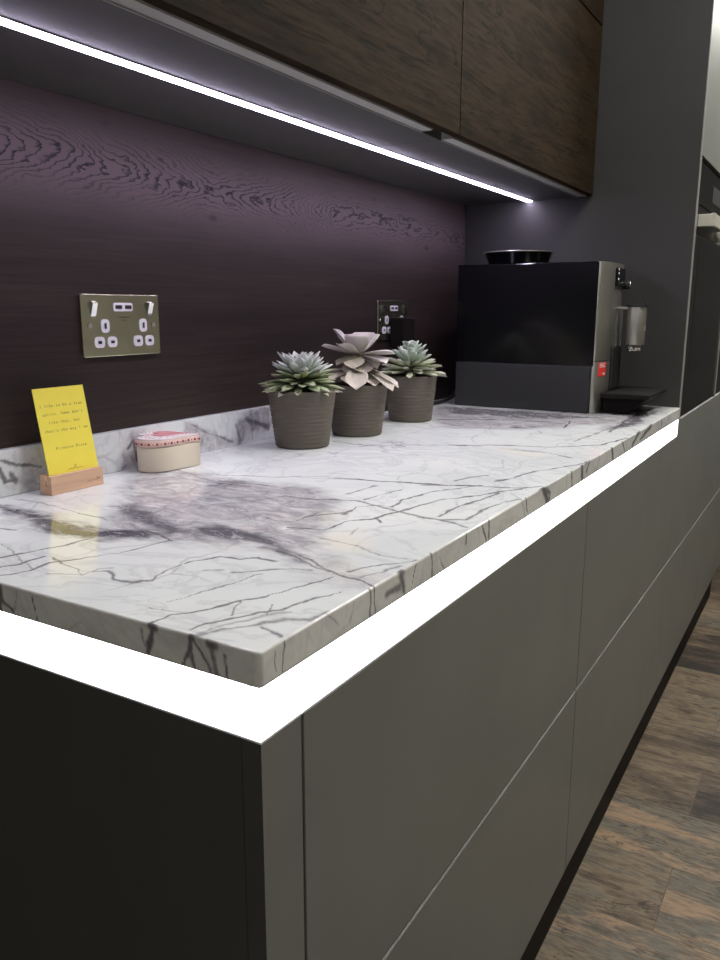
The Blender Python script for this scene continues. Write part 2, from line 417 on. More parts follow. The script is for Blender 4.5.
def veins_on(P, lines, warp=.006):
    Q = P+warp*np.stack([vnoise(P, 22, 3), vnoise(P, 22, 4)], 1)+.0022*np.stack([vnoise(P, 120, 5), vnoise(P, 120, 6)], 1)
    th = 1.+1.2*vnoise(P, 40, 8)
    out = np.zeros(len(P))
    for pts, w, s in lines:
        pts = np.array(pts, float)
        for a, b in zip(pts, pts[1:]):
            lo = np.minimum(a, b)-w*2-.02; hi = np.maximum(a, b)+w*2+.02
            k = np.where(((Q > lo) & (Q < hi)).all(1))[0]
            if len(k): out[k] = np.maximum(out[k], s*np.clip(1-segdist(Q[k], a, b)/(w*np.clip(th[k], .5, 2)), 0, 1))
    return out
def inpoly(P, poly):
    x, y = P[:, 0], P[:, 1]; c = np.zeros(len(P), bool); n = len(poly)
    for i in range(n):
        (x0, y0), (x1, y1) = poly[i], poly[(i+1) % n]
        c ^= ((y0 > y) != (y1 > y)) & (x < (x1-x0)*(y-y0)/((y1-y0) or 1e-12)+x0)
    return c
def area_on(P, polys, soft):
    Q = P+.018*np.stack([vnoise(P, 16, 11), vnoise(P, 16, 12)], 1)+.010*np.stack([vnoise(P*[1.7, .8], 70, 13), vnoise(P*[1.7, .8], 70, 14)], 1)
    out = np.zeros(len(P))
    for poly, s in polys:
        poly = np.array(poly); d = np.full(len(P), 1e9)
        for i in range(len(poly)): d = np.minimum(d, segdist(Q, poly[i], poly[(i+1) % len(poly)]))
        d = np.where(inpoly(Q, poly), d, -d)
        out = np.maximum(out, s*np.clip(d/soft+.5, 0, 1))
    return out
def top(pts): return [tuple(on(2, 0., u, v)[:2]) for u, v in pts]
V_TOP = [  # (outline on the stone, half width in m, darkness)
 ([(0,558),(30,552),(60,546),(95,537)],.004,.75), ([(0,568),(20,564),(46,556)],.004,.8),
 ([(0,576),(30,571),(50,563),(100,556),(120,553),(150,545),(172,540)],.0035,.75),
 ([(50,556),(62,563),(75,567),(85,575)],.003,.6), ([(95,572),(110,571),(118,579),(133,582),(140,581)],.005,.65),
 ([(133,581),(152,580),(162,574),(177,566),(195,560),(222,556),(240,559),(260,557),(280,561)],.0045,.7),
 ([(50,573),(85,575),(100,569),(112,568)],.005,.5), ([(0,543),(25,562),(35,570)],.0025,.45),
 ([(150,624),(170,615),(190,612),(215,606),(240,600),(270,595),(300,586),(335,577)],.0035,.8),
 ([(190,630),(202,626),(227,619),(257,612),(280,610),(307,600),(342,592)],.0035,.7),
 ([(190,637),(222,631),(245,627),(265,622),(287,619),(310,620),(325,612)],.0075,.5),
 ([(200,634),(230,624),(262,615),(290,612)],.006,.42), ([(227,615),(235,605),(240,601)],.002,.6), ([(265,615),(272,604)],.002,.6),
 ([(262,626),(275,631),(284,637)],.004,.6), ([(235,572),(252,571),(270,570),(290,569),(312,571)],.007,.55), ([(205,570),(222,570)],.008,.55),
 ([(167,601),(197,592),(225,586),(245,579),(265,574)],.0025,.6), ([(140,605),(165,609),(185,613)],.002,.45), ([(170,585),(197,584)],.0015,.4),
 ([(200,473),(222,475),(250,476),(280,477),(330,476)],.005,.55), ([(227,505),(249,511)],.0025,.9), ([(260,515),(270,519),(280,522),(297,521),(325,511)],.003,.6),
 ([(255,501),(285,496),(312,499),(330,500)],.004,.7), ([(300,477),(337,479),(355,479)],.005,.5),
 ([(337,478),(360,479),(382,481),(412,483),(442,485),(480,486)],.008,.85), ([(420,485),(470,486),(495,487.5),(520,488),(542,486)],.0055,.75),
 ([(345,494),(375,486)],.005,.6), ([(362,500),(400,490)],.004,.65),
 ([(300,499),(325,499.5),(355,501),(382,507),(400,512),(425,517),(450,522),(467,527)],.008,.55),
 ([(312,516),(350,512),(355,507),(385,505)],.004,.65), ([(345,514),(353,509)],.008,.6),
 ([(290,528),(325,530),(350,521),(375,519),(385,515),(400,511),(420,505),(445,499),(480,495),(520,489)],.005,.8), ([(375,518),(381,523)],.003,.7),
 ([(392,507),(405,500),(427,492),(450,489),(480,485.5)],.005,.75), ([(440,516),(457,507),(477,500),(500,493)],.005,.75),
 ([(420,517),(445,520),(465,520),(477,515),(482,510),(500,504),(520,499)],.005,.65), ([(455,481),(472,477),(487,475)],.005,.65),
 ([(495,482),(507,480),(537,471),(575,465),(590,460)],.006,.7), ([(497,481),(508,479)],.012,.6),
 ([(332,441),(362,445),(385,446),(405,445),(442,445),(482,446)],.008,.65), ([(360,447),(390,442),(405,447)],.006,.5),
 ([(440,445),(490,445),(550,447),(600,445),(627,438)],.007,.75), ([(440,420),(475,419),(507,420),(550,422)],.012,.6),
 ([(470,411),(520,414),(560,417),(600,418)],.014,.55), ([(563,428),(570,421)],.005,.8), ([(510,449),(550,453),(570,458)],.006,.6),
 ([(575,441),(600,432),(625,424)],.008,.5), ([(610,432),(628,420),(640,412)],.012,.7), ([(630,422),(655,411)],.012,.7),
 ([(300,555),(315,561),(325,570),(340,575),(362,581),(372,586)],.006,.7), ([(280,551),(300,558),(318,569),(330,573)],.007,.6),
 ([(350,572),(372,566),(395,564),(415,560)],.0045,.65), ([(360,578),(385,570),(400,566)],.004,.5),
 ([(322,539),(355,546),(385,557),(405,559)],.006,.4), ([(350,535),(360,528)],.003,.5), ([(395,519),(420,528)],.002,.3),
 ([(0,528),(15,530)],.004,.7), ([(60,508),(85,515),(108,520)],.0035,.6), ([(175,470),(215,482),(250,488)],.006,.5),
 ([(150,530),(175,540)],.004,.7), ([(20,499),(60,507)],.005,.45), ([(270,486),(245,484),(220,480)],.006,.65),
]
V_TOP = [(top(p), w*.66, s) for p, w, s in V_TOP]
A_CLOUD = [(top([(110,503),(140,470),(200,472),(270,483),(330,492),(335,520),(312,545),(303,563),(262,550),(205,545),(150,540),(95,542),(100,525)]),.85),
           (top([(140,478),(200,478),(215,500),(180,525),(120,510)]),.7),
           (top([(430,405),(520,410),(640,414),(610,424),(520,430),(440,427)]),.8), (top([(600,430),(640,405),(672,408),(640,424)]),.9),
           (top([(0,503),(45,512),(95,530),(60,535),(0,520)]),.75), (top([(300,545),(330,555),(372,585),(345,585),(310,572)]),.5)]
A_DARK = [(top([(0,503),(20,508),(48,519),(40,526),(0,514)]),.8), (top([(22,513),(60,520),(100,529),(140,533),(142,540),(95,538),(48,528)]),1.),
          (top([(110,508),(130,503),(142,512),(168,527),(190,532),(165,537),(125,520)]),.7), (top([(185,528),(225,526),(262,534),(288,553),(300,561),(262,546),(225,540),(190,536)]),.75),
          (top([(203,487),(225,480),(250,484),(230,490)]),.6), (top([(97,533),(150,535),(135,541),(98,541)]),.6), (top([(445,407),(520,411),(600,418),(540,419),(450,413)]),.6), (top([(612,428),(650,410),(660,412),(632,426)]),.7)]
A_CREAM = [(top([(312,512),(350,512),(332,522),(312,520)]),.9), (top([(320,535),(352,530),(372,545),(350,552),(325,548)]),.8), (top([(310,560),(350,560),(370,578),(330,572)]),.5), (top([(500,448),(550,455),(540,458),(505,453)]),.7)]
D, T = .5795, .0275
def fr(pts): return [(p[0], p[2]) for p in (on(1, -D, u, v) for u, v in pts)]
def nr(pts): return [(p[1], p[2]) for p in (on(0, 0, u, v) for u, v in pts)]
V_FRONT = [([(285,640),(284,670)],.002,.9), ([(275,650),(277,672)],.0015,.6), ([(370,586),(371,616)],.0035,.85), ([(375,585),(375.5,614)],.003,.8), ([(400,568),(402,578),(404,592)],.006,.8), ([(397,566),(404,572)],.006,.6),
 ([(416,564),(411,587)],.003,.8), ([(388,595),(400,588)],.006,.7), ([(431,553),(432,576)],.004,.7), ([(440,557),(444,568)],.003,.5), ([(467,529),(466,543)],.004,.75), ([(482,524),(486,541)],.004,.8),
 ([(489,520),(489,538)],.004,.8), ([(526,499),(527,513)],.005,.8), ([(542,486),(545,492),(547,503)],.010,1.), ([(540,488),(550,492),(549,500)],.006,.8), ([(572,471),(572,486)],.006,.85), ([(582,464),(582,478)],.009,1.), ([(590,460),(586,472)],.006,.8),
 ([(612,448),(613,459)],.008,.9), ([(622,440),(625,452)],.006,.6), ([(640,430),(632,446)],.012,.8), ([(652,424),(640,440)],.010,.8), ([(662,418),(661,430)],.008,.6), ([(325,612),(340,624)],.002,.4), ([(355,603),(350,622)],.002,.45)]
V_FRONT = [(fr(p), w*.8, s) for p, w, s in V_FRONT]
V_NEAR = [([(0,585),(1,613)],.004,1.), ([(2,600),(14,610)],.003,.8), ([(16,592),(15,608)],.002,.5), ([(32,594),(35,608),(37,621)],.0025,1.), ([(152,624),(151,640),(148,653)],.0028,1.), ([(149,626),(155,628)],.004,1.), ([(140,630),(145,646)],.0018,.6), ([(148,643),(152,640)],.003,.8),
 ([(191,634),(190,648),(184,663)],.0034,1.), ([(190,650),(195,666)],.003,.9), ([(194,638),(203,655),(212,672)],.0018,.8), ([(209,643),(214,646)],.005,1.), ([(212,645),(215,660),(218,675)],.004,.7), ([(225,655),(227,679)],.0022,.7), ([(66,632),(82,622)],.002,.35), ([(100,622),(110,640)],.0015,.3)]
V_NEAR = [(nr(p), w, s) for p, w, s in V_NEAR]
def put_attrs(me, vals):
    for k, v in vals.items():
        a = me.attributes.new(k, 'FLOAT', 'POINT'); a.data.foreach_set('value', np.ascontiguousarray(v, np.float32))

def build_worktop():
    nx, ny = 800, 400
    t = np.linspace(0, 1, nx); xs = (L-.001)*(.42*t+.58*t*t); ys = np.linspace(-D, -.0005, ny)
    e = .0018                                  # eased arris
    X, Y = np.meshgrid(xs, ys, indexing='ij'); X = np.where(X < e, e, X).ravel(); Y = np.where(Y < -D+e, -D+e, Y).ravel()
    rc = .005; cx, cy = rc, -D+rc              # the near corner is rounded in plan
    dx, dy = cx-X, cy-Y; k = (dx > 0) & (dy > 0); q = np.hypot(dx, dy); k &= q > (rc-e)
    X[k] = cx-dx[k]/q[k]*(rc-e); Y[k] = cy-dy[k]/q[k]*(rc-e)
    verts = [np.stack([X, Y, np.zeros(len(X))], 1)]
    P = np.stack([X, Y], 1)
    at = {'vein': veins_on(P, V_TOP), 'cloud': area_on(P, A_CLOUD, .034), 'dark': area_on(P, A_DARK, .016), 'cream': area_on(P, A_CREAM, .03)}
    idx = np.arange(nx*ny).reshape(nx, ny)
    faces = [np.stack([idx[:-1, :-1], idx[1:, :-1], idx[1:, 1:], idx[:-1, 1:]], -1).reshape(-1, 4)]
    # edge strip: outline from the wall down the near edge, round the corner, along the front
    o = [(0, y, -1, 0) for y in np.linspace(-.0005, cy, 300)]
    o += [(cx-rc*math.cos(a), cy-rc*math.sin(a), -math.cos(a), -math.sin(a)) for a in np.linspace(0, PI/2, 9)[1:-1]]
    tt = np.linspace(0, 1, 620)
    o += [(x, -D, 0, -1) for x in cx+(L-.001-cx)*(.4*tt+.6*tt*tt)]
    o = np.array(o); prof = [(e, 0), (e*.7, -e*.08), (e*.3, -e*.3), (e*.08, -e*.7), (0, -e)]+[(0, -e-(T-2*e)*j/14) for j in range(1, 15)]+[(e*.3, -T+e*.3), (e, -T)]
    base = len(verts[0]); rows = []
    for off, z in prof: rows.append(np.stack([o[:, 0]-o[:, 2]*off, o[:, 1]-o[:, 3]*off, np.full(len(o), z)], 1))
    S = np.concatenate(rows); no = len(o); verts.append(S)
    PF = np.stack([S[:, 0], S[:, 2]], 1); PN = np.stack([S[:, 1], S[:, 2]], 1)
    near = np.tile(np.hypot(o[:, 2]+1, o[:, 3]) < .7, len(prof))
    ve = np.where(near, veins_on(PN, V_NEAR, .002), veins_on(PF, V_FRONT, .003))
    P2 = S[:, :2]; edge = np.repeat(np.clip(1-np.abs(np.array([z for _, z in prof]))/.006, 0, 1), no)
    ve = np.maximum(ve, veins_on(P2, V_TOP)*edge)
    at2 = {'vein': ve, 'cloud': .45*np.clip(vnoise(PF+PN, 9, 21)+.2, 0, 1), 'dark': np.zeros(len(S)), 'cream': np.full(len(S), .35)}
    i2 = base+np.arange(len(S)).reshape(len(prof), no)
    faces.append(np.stack([i2[:-1, :-1], i2[1:, :-1], i2[1:, 1:], i2[:-1, 1:]], -1).reshape(-1, 4))
    # underside
    ub = base+len(S); U = np.array([(e, -D+e, -T), (L-.001, -D+e, -T), (L-.001, -.0005, -T), (e, -.0005, -T)]); verts.append(U)
    faces.append(np.array([[ub, ub+3, ub+2, ub+1]]))
    Vt = np.concatenate(verts); Vt[:, 2] += H; Ft = np.concatenate(faces)
    me = bpy.data.meshes.new('worktop'); me.from_pydata(Vt.tolist(), [], Ft.tolist())
    put_attrs(me, {k: np.concatenate([at[k], at2[k], np.zeros(4)]) for k in at})
    sm = np.zeros(len(Ft), bool); sm[len(faces[0]):-1] = True; me.polygons.foreach_set('use_smooth', sm)
    me.materials.append(M['marble']); o = bpy.data.objects.new('worktop', me); C.objects.link(o)
    tag(o, 'polished white marble worktop with dark grey veins over the glowing strip', 'worktop')
build_worktop()

def build_upstand():
    hu, tu, e = .0595, .012, .0012
    xs = np.linspace(.0005, 1.09, 420); prof = [(-tu, .0005)]+[(-tu, .0005+(hu-e)*j/26) for j in range(1, 27)]+[(-tu+e*.3, hu-e*.3), (-tu+e, hu), (-.0005, hu)]
    V = np.array([(x, y, z) for y, z in prof for x in xs]); n = len(xs)
    i = np.arange(len(V)).reshape(len(prof), n); Fc = np.stack([i[:-1, :-1], i[:-1, 1:], i[1:, 1:], i[1:, :-1]], -1).reshape(-1, 4)
    P = V[:, [0, 2]]
    up = lambda pts: [(p[0], p[2]) for p in (on(1, -tu, u, v) for u, v in pts)]
    ln = [([(0,460),(15,464),(40,465)],.0025,.9), ([(0,470),(5,482),(12,480),(16,478)],.004,1.), ([(12,474),(15,480)],.006,.9), ([(190,424),(205,432),(232,441)],.003,.6), ([(236,425),(240,442)],.005,.55), ([(246,420),(262,424),(268,427)],.007,.8), ([(128,448),(134,440),(137,460)],.004,.8), ([(252,422),(253,440)],.003,.5)]
    ln = [(up(p), w, s) for p, w, s in ln]
    cl = [(up([(120,455),(130,433),(140,430),(142,470),(122,470)]),.9), (up([(185,424),(200,430),(235,440),(205,452),(185,455)]),.8), (up([(236,418),(268,408),(272,428),(250,430),(238,445)]),1.), (up([(16,450),(30,448),(40,490),(20,495)]),.5)]
    at = {'vein': veins_on(P, ln, .003), 'cloud': area_on(P, cl, .012), 'dark': np.zeros(len(V)), 'cream': np.zeros(len(V))}
    k = len(V); V = np.concatenate([V, [(xs[0], -.0005, .0005), (xs[-1], -.0005, .0005)]]); V[:, 2] += H
    Fl = Fc.tolist()+[[k]+[int(r[0]) for r in i], [k+1]+[int(r[-1]) for r in i][::-1]]
    me = bpy.data.meshes.new('upstand'); me.from_pydata(V.tolist(), [], Fl)
    put_attrs(me, {a: np.concatenate([v, [0, 0]]) for a, v in at.items()})
    me.materials.append(M['marble']); o = bpy.data.objects.new('upstand', me); C.objects.link(o)
    tag(o, 'low marble upstand strip along the bottom of the dark wood wall', 'upstand')
build_upstand()

# ------------------------------------------------------------------ glowing strip under the stone
zL, zc = -.0685+H, -.0275+H
t = thing('backlit_strip', 'glowing white backlit acrylic strip between marble worktop and grey drawers', 'light strip', (.03, -.545, zL))
part('front_diffuser', B(.031, L-.0025, -.545, -.541, zL+.0005, zc-.0005), 'glow', t)
part('side_diffuser', B(.031, .035, -.5405, -.002, zL+.0005, zc-.0005), 'glow', t)
part('front_ledge', B(.050, L-.0006, -.5783, -.541, zL-.0015, zL), 'ledge', t)
part('side_ledge', B(.0005, .0495, -.5605, -.002, zL-.0015, zL), 'ledge', t)
part('corner_joint', B(.0298, .0308, -.5460, -.5452, zL+.0003, zc-.0005), 'profile', t)
part('end_cap', B(L-.0022, L-.0006, -.5783, -.5408, zL+.0003, zc-.0004), 'ledge', t)
part('corner_ledge', B(.0005, .0492, -.5783, -.5613, zL-.0015, zL), 'ledge', t)

# ------------------------------------------------------------------ base cabinets
zt = zL-.0018
yF, yB = -.5785, -.5605
t = thing('end_panel', 'dark grey end panel closing the near side of the drawer run', 'panel', (.0, -.3, 0))
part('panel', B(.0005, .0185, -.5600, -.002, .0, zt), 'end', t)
t = thing('corner_post', 'narrow grey corner post left of the nearest drawers', 'panel', (.025, -.57, 0))
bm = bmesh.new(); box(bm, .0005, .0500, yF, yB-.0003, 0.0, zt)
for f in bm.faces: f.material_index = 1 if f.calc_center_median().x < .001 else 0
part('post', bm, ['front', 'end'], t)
def drawer(name, x0, x1, z0, z1, parent, m='front', paint_edge_light=True, y0=yF):
    d = part(name, B(x0, x1, y0, y0+.018, z0, z1, bev=.0003, seg=1), m, parent)
    if paint_edge_light: tag(part('painted_edge_light', B(x0+.001, x1-.001, y0+.001, y0+.017, z1+.0001, z1+.0012), 'lip', d), 'pale strip painting the lit top edge')  # pale strip paints the ceiling light caught on the drawer's top edge
    return d
zm, zb = -.3976+H, -.7472+H
def drawer_unit(x0, x1, label):
    t = thing('drawer_unit', label, 'drawer unit', (x0, -.55, 0), 0, 'grey two-drawer base units')
    bm = bmesh.new(); box(bm, x0+.001, min(x1, L)-.001, -.5585, -.002, zb, zt-.001)
    part('carcass', bm, 'black', t)
    drawer('drawer', x0+.0015, x1-.0015, zm+.004, zt, t, paint_edge_light=False)
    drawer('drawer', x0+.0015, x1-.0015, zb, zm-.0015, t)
    return t
drawer_unit(.0525, .8545, 'grey two-drawer base unit nearest the corner post')
drawer_unit(.8545, L+.0014, 'grey two-drawer base unit below the coffee machine')
t = thing('plinth', 'low black plinth under the grey drawers along the wood floor', 'plinth', (0, -.55, 0))
part('board', B(.022, L-.0001, -.5565, -.5405, .0005, zb-.002), 'plinth', t)

# ------------------------------------------------------------------ tall oven housing
zo = -.031+H
def tall_unit(x0, x1, side, label):
    t = thing('tall_oven_unit', label, 'kitchen cabinet', (x0, -.3, 0), 0, 'tall oven units')
    if side:
        prof = [(-.002, zb-.001), (-.5602, zb-.001), (-.5602, zo), (yF+.002, zo), (yF+.002, 2.40), (-.002, 2.40)]
        bm = bmesh.new(); prism(bm, prof, x0, x0+.018, axis=0); part('side_panel', bm, 'tall', t)
        part('lit_panel_edge', B(x0, x0+.018, yF, yF+.0018, zo+.001, 2.40), 'lit_tall_edge', t)  # light strip standing in for the lit front edge of the dark panel
    xi = x0+.018
    part('carcass', B(xi+.001, x1-.001, -.5570, -.002, zb, zo-.04), 'black', t)
    part('top_box', B(xi+.001, x1-.001, -.5570, -.002, .580+H, 2.40), 'black', t)
    part('plinth', B(x0+.0001, x1+.0018, -.5565, -.5405, .0005, zb-.002), 'plinth', t)
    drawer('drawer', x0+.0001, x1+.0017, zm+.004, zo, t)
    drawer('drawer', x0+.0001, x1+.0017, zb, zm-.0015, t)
    drawer('door', xi+.002, x1-.0015, .582+H, 2.40, t, paint_edge_light=False)
    return t
tall_unit(L, 2.277, True, 'tall dark grey oven unit whose side panel rises behind the coffee machine')
tall_unit(2.279, 2.897, True, 'tall grey unit at the far end right of the oven')
def oven(x0, label):
    x1 = x0+.592
    t = thing('built_in_oven', label, 'oven', (x0, -.3, H-.028), 0, 'black built-in ovens')
    z0, z1 = -.027+H, .572+H
    part('body', B(x0+.004, x1-.004, -.556, -.06, z0+.004, z1-.004), 'black', t)
    part('control_panel', B(x0, x1, -.576, -.5565, z1-.094, z1, bev=.001, seg=1), 'glass', t)
    bm = bmesh.new(); box(bm, x0+.22, x0+.37, -.5768, -.5762, z1-.07, z1-.03); 
    part('display', bm, 'matte', t)
    d = part('door', B(x0, x1, -.576, -.5565, z0, z1-.096, bev=.001, seg=1), 'glass', t)
    part('window_frame', B(x0+.07, x1-.07, -.5764, -.5761, z0+.10, z1-.19), 'gloss', d)
    bm = bmesh.new(); za, zb_ = .4260+H, .4555+H
    box(bm, x0+.028, x1-.028, -.613, -.603, za, zb_, bev=.0015)
    for xx in (x0+.028, x1-.048): box(bm, xx, xx+.02, -.6035, -.5758, za+.001, zb_-.001, bev=.001)
    part('handle', bm, 'handle', d)
    return t
oven(L+.0195+.004, 'black glass built-in oven with steel bar handle right of the coffee machine')
oven(2.279+.0195+.003, 'second black glass oven at the right edge beyond the first oven')

# ------------------------------------------------------------------ wall cabinets
zu = .5046+H
def wall_cabinet(x0, x1, lip0, label):
    t = thing('wall_cabinet', label, 'wall cabinet', (x0, -.17, zu), 0, 'rustic wood wall cabinets')
    part('carcass', B(x0+.0005, x1-.0005, -.3000, -.002, zu, zu+.376), 'under', t)
    part('finger_profile', B(x0+.001 if lip0 is None else lip0[0], lip0[1], -.3210, -.3005, zu+.0008, zu+.020), 'lip', t)
    part('profile_edge', B(lip0[0], lip0[1], -.3030, -.3008, zu-.0012, zu+.0004), 'profile', t)
    part('front_rail', B(x0+.001, x1-.001, -.3185, -.3005, zu+.022, zu+.376), 'black', t)
    part('door', B(x0+.0012, x1-.0012, -.3373, -.3215, zu+.003, zu+.3775, bev=.0006, seg=1), 'door_wood', t)
    return t
wall_cabinet(.0535, .8545, (.055, .79), 'brown wood wall cabinet at the left with underside light strip, nearest')
wall_cabinet(.8545, L-.001, (.862, L-.003), 'brown wood wall cabinet beside the tall grey panel, above the coffee machine')
wall_cabinet(-.7475, .0525, (-.746, .051), 'brown wood wall cabinet out past the left edge of the worktop') if False else None
def top_cabinet(x0, x1, label):
    t = thing('top_cabinet', label, 'wall cabinet', (x0, -.17, zu+.38), 0, 'upper row of wood cabinets')
    part('carcass', B(x0+.0005, x1-.0005, -.3205, -.002, zu+.3775, zu+.745), 'black', t)
    part('door', B(x0+.0012, x1-.0012, -.3373, -.3215, zu+.3815, zu+.745, bev=.0006, seg=1), 'door_wood', t)
top_cabinet(.8545, L-.001, 'wood cabinet of the upper row, at the top beside the tall panel')
top_cabinet(.0535, .8545, 'wood cabinet of the upper row, above the nearest wall cabinet')
t = thing('led_strip_light', 'slim bright violet-white strip light fixed beneath the wood wall cabinets', 'light', (.06, -.177, zu))
part('led_housing', B(.056, L-.002, -.1855, -.1680, zu-.0015, zu-.00002), 'profile', t)  # aluminium housing profile of the strip, behind the diffuser
bm = bmesh.new()
prism(bm, [(-.1768+(.0078*math.cos(a)), zu-.0017-.0018*math.sin(a)) for a in np.linspace(0, PI, 9)], .057, L-.003, axis=0)
part('diffuser', bm, 'led', t)

# ------------------------------------------------------------------ wall sockets
def socket(x0, z0, label):
    t = thing('wall_socket', label, 'power socket', (x0, 0, z0), 0, 'metal double wall sockets')
    bm = bmesh.new(); prism(bm, rrect(0, .147, 0, .087, .003, 3), -.0045, -.0003, axis=1, bev=.0012)
    part('face_plate', bm, 'plate', t, True)
    for sx in (.0165, .1225):                                  # rocker switches
        bm = bmesh.new()
        prism(bm, [(-.0046, .0565), (-.0046, .0775), (-.0105, .0745), (-.0062, .060)], sx, sx+.0085, axis=0)
        part('switch', bm, 'chrome', t, True)
    bm = bmesh.new(); prism(bm, rrect(.0575, .0935, .0632, .0752, .003, 4), -.0056, -.0046, axis=1)
    u = part('usb_insert', bm, 'white', t, True)
    bm = bmesh.new()
    for a in (.0605, .0785): box(bm, a, a+.0125, -.0060, -.0057, .0665, .0718)
    part('usb_port', bm, 'black', u, True)
    bm = bmesh.new(); box(bm, .0675, .0865, -.0049, -.00465, .0545, .0555); box(bm, .0725, .0815, -.0049, -.00465, .0505, .0513)
    part('small_print', bm, 'matte', t, True)
    for gx in (.0405, .1130):
        for (ax, az, w, h, sw, sh) in ((gx, .0430, .0145, .0190, .0038, .0080), (gx-.0115, .0205, .0180, .0155, .0062, .0040), (gx+.0115, .0205, .0170, .0150, .0062, .0040)):
            bm = bmesh.new(); prism(bm, rrect(ax-w/2, ax+w/2, az-h/2, az+h/2, .0055, 4), -.0056, -.0046, axis=1)
            i = part('pin_insert', bm, 'white', t, True)
            part('pin_hole', B(ax-sw/2, ax+sw/2, -.0060, -.0057, az-sh/2, az+sh/2), 'black', i, True)
    for sx in (.0135, .1335):
        bm = bmesh.new(); prism(bm, [(sx+.0036*math.cos(a), .0435+.0036*math.sin(a)) for a in np.linspace(0, 2*PI, 17)[:-1]], -.0058, -.0046, axis=1)
        part('screw', bm, 'chrome', t, True)
    return t
s1 = socket(.3552, .1667+H, 'metal double wall socket with USB ports above the yellow card')
dup(s1, (1.1771, 0, .1664+H), label='double wall socket behind the succulents with a black plug in it')
t = thing('power_adapter', 'black plug-in adapter in the far wall socket with its cable', 'plug', (1.27, -.03, .145+H))
bm = bmesh.new(); box(bm, 1.226, 1.278, -.048, -.0075, .146+H, .2155+H, bev=.005, seg=3); part('housing', bm, 'plinth', t)
bm = bmesh.new(); tube(bm, spline([(1.255, -.03, .147+H), (1.26, -.032, .10+H), (1.285, -.035, .05+H), (1.31, -.036, .012+H), (1.36, -.04, .0058+H), (1.42, -.05, .0058+H), (1.475, -.062, .02+H), (1.50, -.070, .06+H), (1.502, -.078, .075+H)]), .0048); smooth(part('cable', bm, 'black', t), 60)

# ------------------------------------------------------------------ card on its wooden holder
t = thing('card_holder', 'small pale wooden block holding the yellow card on the marble', 'card holder', (.285, -.04, H))
yz = [(-.0585, .0005), (-.0585, .0240), (-.0500, .0240), (-.0510, .0105), (-.0470, .0105), (-.0445, .0245), (-.0365, .0245), (-.0365, .0005)]
bm = bmesh.new(); prism(bm, [(y, z+H) for y, z in yz], .2435, .3275, axis=0); hb = part('block', bm, 'oak', t)
bm = bmesh.new()
for a, w in ((.3005, .006), (.308, .004), (.314, .0015)): box(bm, a, a+w, -.05885, -.0586, .0088+H, .0094+H)
box(bm, .3165, .3175, -.05885, -.0586, .0088+H, .0125+H); box(bm, .319, .3215, -.05885, -.0586, .0088+H, .0115+H)
part('burnt_mark', bm, 'speck', hb)
ct = thing('quote_card', 'bright yellow card with a typed quotation leaning in the wooden holder', 'card', (.2900, -.0492, .0112+H))
ct.rotation_euler = (math.radians(-10.5), 0, 0)
W2, HC = .0400, .1242
bm = bmesh.new(); box(bm, -W2, W2, -.0005, .0005, 0, HC); part('card_sheet', bm, 'card', ct, True)
def typed(lines, size, pitch):
    bm = bmesh.new(); cache = {}
    for txt, cx, z in lines:
        x = cx-pitch*len(txt)/2
        for ch in txt:
            if ch != ' ':
                cu = bpy.data.curves.new('glyph', 'FONT'); cu.body = ch; cu.size = size; cu.align_x = 'CENTER'; cu.extrude = .00008; cu.offset = -.00003; cu.resolution_u = 3
                if ch in 'iIlt1f\'.,': pass
                o = bpy.data.objects.new('glyph', cu); me = bpy.data.meshes.new_from_object(o)
                nb = bmesh.new(); nb.from_mesh(me)
                merge(bm, nb, 0, Matrix.Translation((x+pitch/2, -.0006, z)) @ Matrix.Rotation(PI/2, 4, 'X'))
                bpy.data.objects.remove(o); bpy.data.meshes.remove(me); bpy.data.curves.remove(cu)
            x += pitch
    return bm
bm = typed([('I like to be a free', -.0005, .0992), ("spirit. Some don't", -.0005, .0884), ('like that, but', .000, .0775), ("that's the way I am", .0005, .0667), ('Princess Diana', .003, .0435)], .0056, .0036)
part('typed_lines', bm, 'ink', ct, True)
bm = bmesh.new()
sp = spline([(-.009, -.0007, 0.0155), (-.005, -.0007, 0.0170), (-.002, -.0007, 0.0157), (.002, -.0007, 0.0173), (.005, -.0007, 0.0159), (.010, -.0007, 0.0167), (.014, -.0007, 0.0159)], 5); tube(bm, sp, .00028, 5)
tube(bm, spline([(.001, -.0007, 0.0180), (.003, -.0007, 0.0210), (.005, -.0007, 0.0180)], 5), .00022, 5)
part('small_mark', bm, 'ink', ct, True)

# ------------------------------------------------------------------ heart box
def heart(k=1., n=72):
    o = []
    for i in range(n):
        a = 2*PI*i/n
        x = 16*math.sin(a)**3; y = 13*math.cos(a)-5*math.cos(2*a)-2*math.cos(3*a)-math.cos(4*a)
        o.append((-(y+2.5)*.00325*k, x*.00265*k))       # tip towards +first axis
    return o
hang = math.radians(-59.2+14)
hb = thing('trinket_box', 'small cream stoneware heart box with pink lid, by the upstand', 'trinket box', (.4605, -.0520, H), hang)
bm = bmesh.new(); prism(bm, heart(.97), .0005, .0375, bev=.0025, seg=3); smooth(part('base', bm, 'cream', hb, True), 40)
bm = bmesh.new(); prism(bm, heart(1.0), .0378, .0465, bev=.0012, seg=2); ld = smooth(part('lid', bm, 'pink', hb, True), 40)
bm = bmesh.new(); prism(bm, heart(.96), .0466, .0500, bev=.0012, seg=2); smooth(part('lid_top', bm, 'lilac', ld, True), 40)
bm = bmesh.new(); prism(bm, [(x*.55+.003, y*.55+.008) for x, y in heart(1.)], .0501, .0510, bev=.0004, seg=1); part('painted_heart', bm, 'pinkdeep', ld, True)
oh = heart(1.0, 400); acc = 0.; last = Vector(oh[0]); bmD = bmesh.new(); bmL = bmesh.new(); kk = 0
